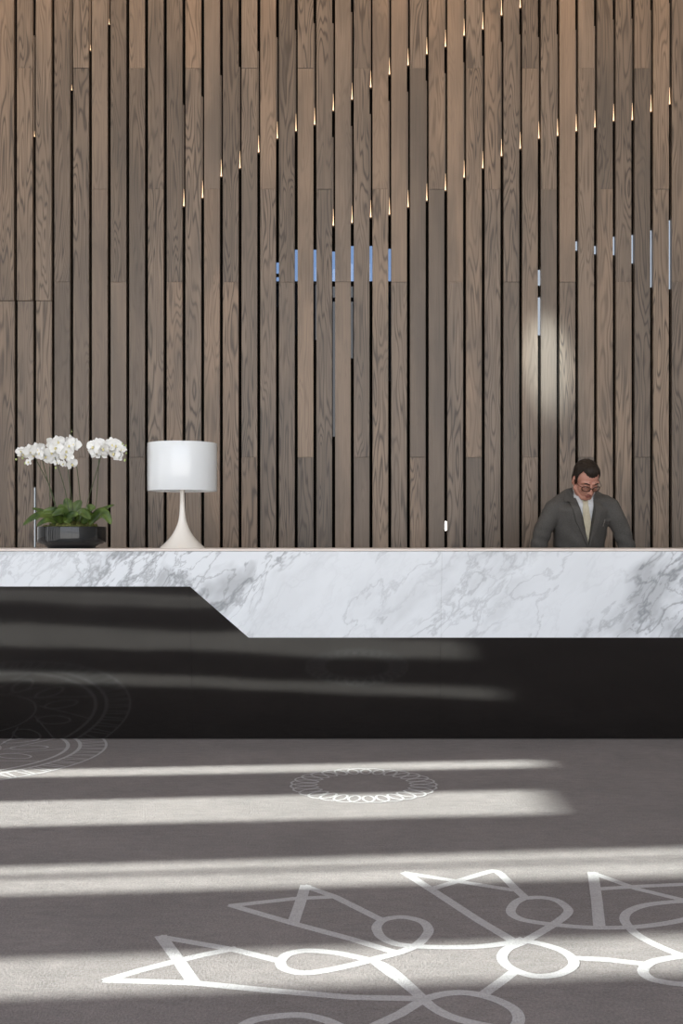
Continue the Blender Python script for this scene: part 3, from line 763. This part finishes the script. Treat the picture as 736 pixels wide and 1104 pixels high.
# soft creases at the elbows and waist
for v_ in bm.verts:
    q = v_.co
    if abs(q.x) > .19: v_.co += v_.normal*.0035*math.sin(q.z*95+q.x*30)*math.exp(-((q.z-1.08)/.12)**2)
    else: v_.co += v_.normal*.002*math.sin(q.z*60+q.x*45)*math.exp(-((q.z-1.08)/.10)**2)
bmesh.ops.solidify(bm, geom=bm.faces[:], thickness=.004)
jacket = obj('jacket', bm, M['suit'], man, True)
def bvh_of(o):
    b = bmesh.new(); b.from_mesh(o.data); t = BVHTree.FromBMesh(b); b.free(); return t
TJ, TS, = bvh_of(jacket), bvh_of(shirt)
def hit(tree, x, z, default=-.2):
    r = tree.ray_cast(Vector((x, -1, z)), Vector((0, 1, 0))); return r[0].y if r[0] is not None else default
def drape(name, strip, trees, m, off=.004, th=.004, nu=10, nv=5, parent=man, roll=0.0):
    """strip = list of (x_left, x_right, z) or ((xl,zl),(xr,zr)) rows in world X,Z laid over the surface"""
    rows = []
    R_ = [((a[0][0], a[0][1]), (a[1][0], a[1][1])) for a in strip]
    for i in range(len(R_)-1):
        for k in range(nu+(1 if i == len(R_)-2 else 0)):
            t = k/nu; rows.append([tuple(R_[i][s_][c]*(1-t)+R_[i+1][s_][c]*t for c in range(2)) for s_ in range(2)])
    bm = bmesh.new(); G = []
    for (l_, r_) in rows:
        g_ = []
        for j in range(nv+1):
            f = j/nv; x = l_[0]*(1-f)+r_[0]*f-PX; z = l_[1]*(1-f)+r_[1]*f
            y = min(hit(t_, x, z, 9) for t_ in trees)
            g_.append([x, y, z])
        G.append(g_)
    flat = [p[1] for r in G for p in r if p[1] < 5]; mean = sum(flat)/len(flat)
    for r in G:
        for p in r:
            if p[1] > 5: p[1] = mean
    for _ in range(2):
        H = [[p[1] for p in r] for r in G]
        for i in range(len(G)):
            for j in range(nv+1):
                nb_ = [H[a][b] for a, b in ((i-1, j), (i+1, j), (i, j-1), (i, j+1)) if 0 <= a < len(G) and 0 <= b <= nv]
                G[i][j][1] = min(H[i][j], .5*H[i][j]+.5*sum(nb_)/len(nb_))
    V = [[bm.verts.new((p[0], p[1]-off-roll*math.sin(PI*j/nv), p[2])) for j, p in enumerate(r)] for r in G]
    W = [[bm.verts.new((p[0], p[1]-off+th, p[2])) for j, p in enumerate(r)] for r in G]
    n = len(V)
    for i in range(n-1):
        for j in range(nv):
            bm.faces.new((V[i][j], V[i][j+1], V[i+1][j+1], V[i+1][j])); bm.faces.new((W[i][j], W[i+1][j], W[i+1][j+1], W[i][j+1]))
        bm.faces.new((V[i][0], V[i+1][0], W[i+1][0], W[i][0])); bm.faces.new((V[i][nv], W[i][nv], W[i+1][nv], V[i+1][nv]))
    for j in range(nv):
        bm.faces.new((V[0][j], W[0][j], W[0][j+1], V[0][j+1])); bm.faces.new((V[-1][j], V[-1][j+1], W[-1][j+1], W[-1][j]))
    bmesh.ops.recalc_face_normals(bm, faces=bm.faces)
    return obj(name, bm, m, parent, True, 50)
drape('lapel', [((1.455, 1.450), (1.490, 1.470)), ((1.428, 1.375), (1.512, 1.385)), ((1.462, 1.375), (1.516, 1.365)), ((1.500, 1.25), (1.556, 1.25)), ((1.586, 1.085), (1.597, 1.085))], (TJ, TS), M['lapel'], .011, .010, 5)
drape('lapel', [((1.632, 1.455), (1.668, 1.440)), ((1.622, 1.385), (1.702, 1.372)), ((1.620, 1.365), (1.668, 1.370)), ((1.606, 1.25), (1.655, 1.25)), ((1.590, 1.085), (1.601, 1.085))], (TJ, TS), M['lapel'], .011, .010, 5)
drape('shirt_collar', [((1.486, 1.462), (1.530, 1.425)), ((1.500, 1.400), (1.545, 1.392)), ((1.525, 1.362), (1.552, 1.378))], (TS,), M['shirt'], .009, .006, 4)
drape('shirt_collar', [((1.590, 1.425), (1.632, 1.450)), ((1.578, 1.392), (1.626, 1.392)), ((1.572, 1.378), (1.598, 1.355))], (TS,), M['shirt'], .009, .006, 4)
drape('tie', [((1.544, 1.396), (1.584, 1.396)), ((1.550, 1.360), (1.580, 1.360)), ((1.546, 1.335), (1.586, 1.335)), ((1.558, 1.20), (1.614, 1.20)), ((1.565, 1.07), (1.622, 1.07))], (TS,), M['tie'], .010, .006, 5, roll=.004)
drape('breast_pocket', [((1.655, 1.262), (1.735, 1.272)), ((1.655, 1.242), (1.735, 1.252))], (TJ,), M['lapel'], .004, .003, 3)
pj = drape('pen_clip', [((1.690, 1.262), (1.696, 1.262)), ((1.680, 1.215), (1.686, 1.215))], (TJ,), M['metal'], .010, .005, 3)
pj['label'] = 'silver pen clipped on the chest pocket'
bm = bmesh.new(); y_ = hit(TJ, 1.595-PX, 1.06); ell(bm, (1.593-PX, y_-.004, 1.055), (.010, .004, .010)); obj('jacket_button', bm, M['cord'], man, True)
# trousers and shoes
bm = bmesh.new()
limb(bm, [(1.557, 7.03, .98), (1.557, 7.03, .88)], [(.155, .11, .06), (.165, .115, .06)])
for sx in (-1, 1): limb(bm, [(1.557+sx*.085, 7.035, .88), (1.557+sx*.10, 7.02, .50), (1.557+sx*.105, 7.05, .12)], [.088, .068, .060])
bmesh.ops.transform(bm, matrix=T0, verts=bm.verts)
link('trousers', skin_over(bm, .009, 5), M['suit'], man, True)
for sx in (-1, 1):
    bm = bmesh.new(); limb(bm, [(1.557+sx*.105, 7.09, .045), (1.557+sx*.115, 6.98, .042), (1.557+sx*.13, 6.87, .034)], [(.038, .04, .045), (.042, .05, .042), (.040, .045, .034)])
    bmesh.ops.transform(bm, matrix=T0, verts=bm.verts); me = skin_over(bm, .006, 4)
    for v_ in me.vertices: v_.co.z = max(v_.co.z, 0.002)
    link('shoe', me, M['shoe'], man, True)

# ------------------------------------------------------------------ light
W = bpy.data.worlds.new('sky'); S.world = W; W.use_nodes = True; t = W.node_tree
bg = t.nodes['Background']; tc = t.nodes.new('ShaderNodeTexCoord'); sp = t.nodes.new('ShaderNodeSeparateXYZ'); rp = t.nodes.new('ShaderNodeValToRGB')
t.links.new(tc.outputs['Generated'], sp.inputs[0]); t.links.new(sp.outputs[2], rp.inputs[0]); t.links.new(rp.outputs[0], bg.inputs[0])
e = rp.color_ramp.elements; e[0].position = 0; e[0].color = (.88, .86, .84, 1); e[1].position = .7; e[1].color = (.62, .73, .92, 1)
bg.inputs[1].default_value = 3.2
sun = bpy.data.lights.new('sun', 'SUN'); sun.energy = 18.5; sun.angle = math.radians(.9); sun.color = (.86, .96, .92)
so = bpy.data.objects.new('sun', sun); COL.objects.link(so)
dv = Vector((math.cos(math.radians(5.2)), math.sin(math.radians(5.2)), -.50)).normalized()
so.rotation_euler = dv.to_track_quat('-Z', 'Y').to_euler(); so.location = (-8, 3, 6)
def portal(loc, rot, sx, sy):
    a = bpy.data.lights.new('window_daylight', 'AREA'); a.shape = 'RECTANGLE'; a.size = sx; a.size_y = sy; a.energy = 1
    a.cycles.is_portal = True
    o = bpy.data.objects.new('window_daylight', a); COL.objects.link(o); o.location = loc; o.rotation_euler = rot
portal(((X0+X1)/2, Y0-.14, HT/2), (PI/2, 0, 0), X1-X0, HT)       # aims to +Y
portal((X0-.12, 1.3, 2.7), (0, -PI/2, 0), 5.4, 7.2)              # aims to +X
def spot(name, loc, target, energy, col, ang, blend, size=.05):
    a = bpy.data.lights.new(name, 'SPOT'); a.energy = energy; a.color = col; a.spot_size = math.radians(ang); a.spot_blend = blend; a.shadow_soft_size = size
    o = bpy.data.objects.new(name, a); COL.objects.link(o); o.location = loc
    o.rotation_euler = (Vector(target)-Vector(loc)).to_track_quat('-Z', 'Y').to_euler()
for x in (-3, -1.6, -.2, 1.2, 2.6):
    spot('ceiling_wall_washer', (x, YW-.9, HT-.05), (x, YW, 4.7), 42, (1, .60, .30), 100, .9)

spot('added_glint_spot', (1.05, 5.55, HT-.05), (1.535, YW, 2.44), 3000, (.80, .95, 1), 6.0, 1.0, .05)  # added spot, stands in for a patch of sunlight reflected onto the slats
cam = bpy.data.cameras.new('camera'); cam.sensor_width = 36; cam.sensor_fit = 'AUTO'; cam.lens = F/1104*36; cam.shift_y = 26/1104; cam.clip_start = .05
cobj = bpy.data.objects.new('camera', cam); COL.objects.link(cobj); cobj.location = (0, 0, HC); cobj.rotation_euler = (PI/2, 0, 0)
S.camera = cobj
S.view_settings.view_transform = 'Standard'; S.view_settings.look = 'None'; S.view_settings.exposure = 0.31; S.view_settings.gamma = 1; S.view_settings.use_curve_mapping = False
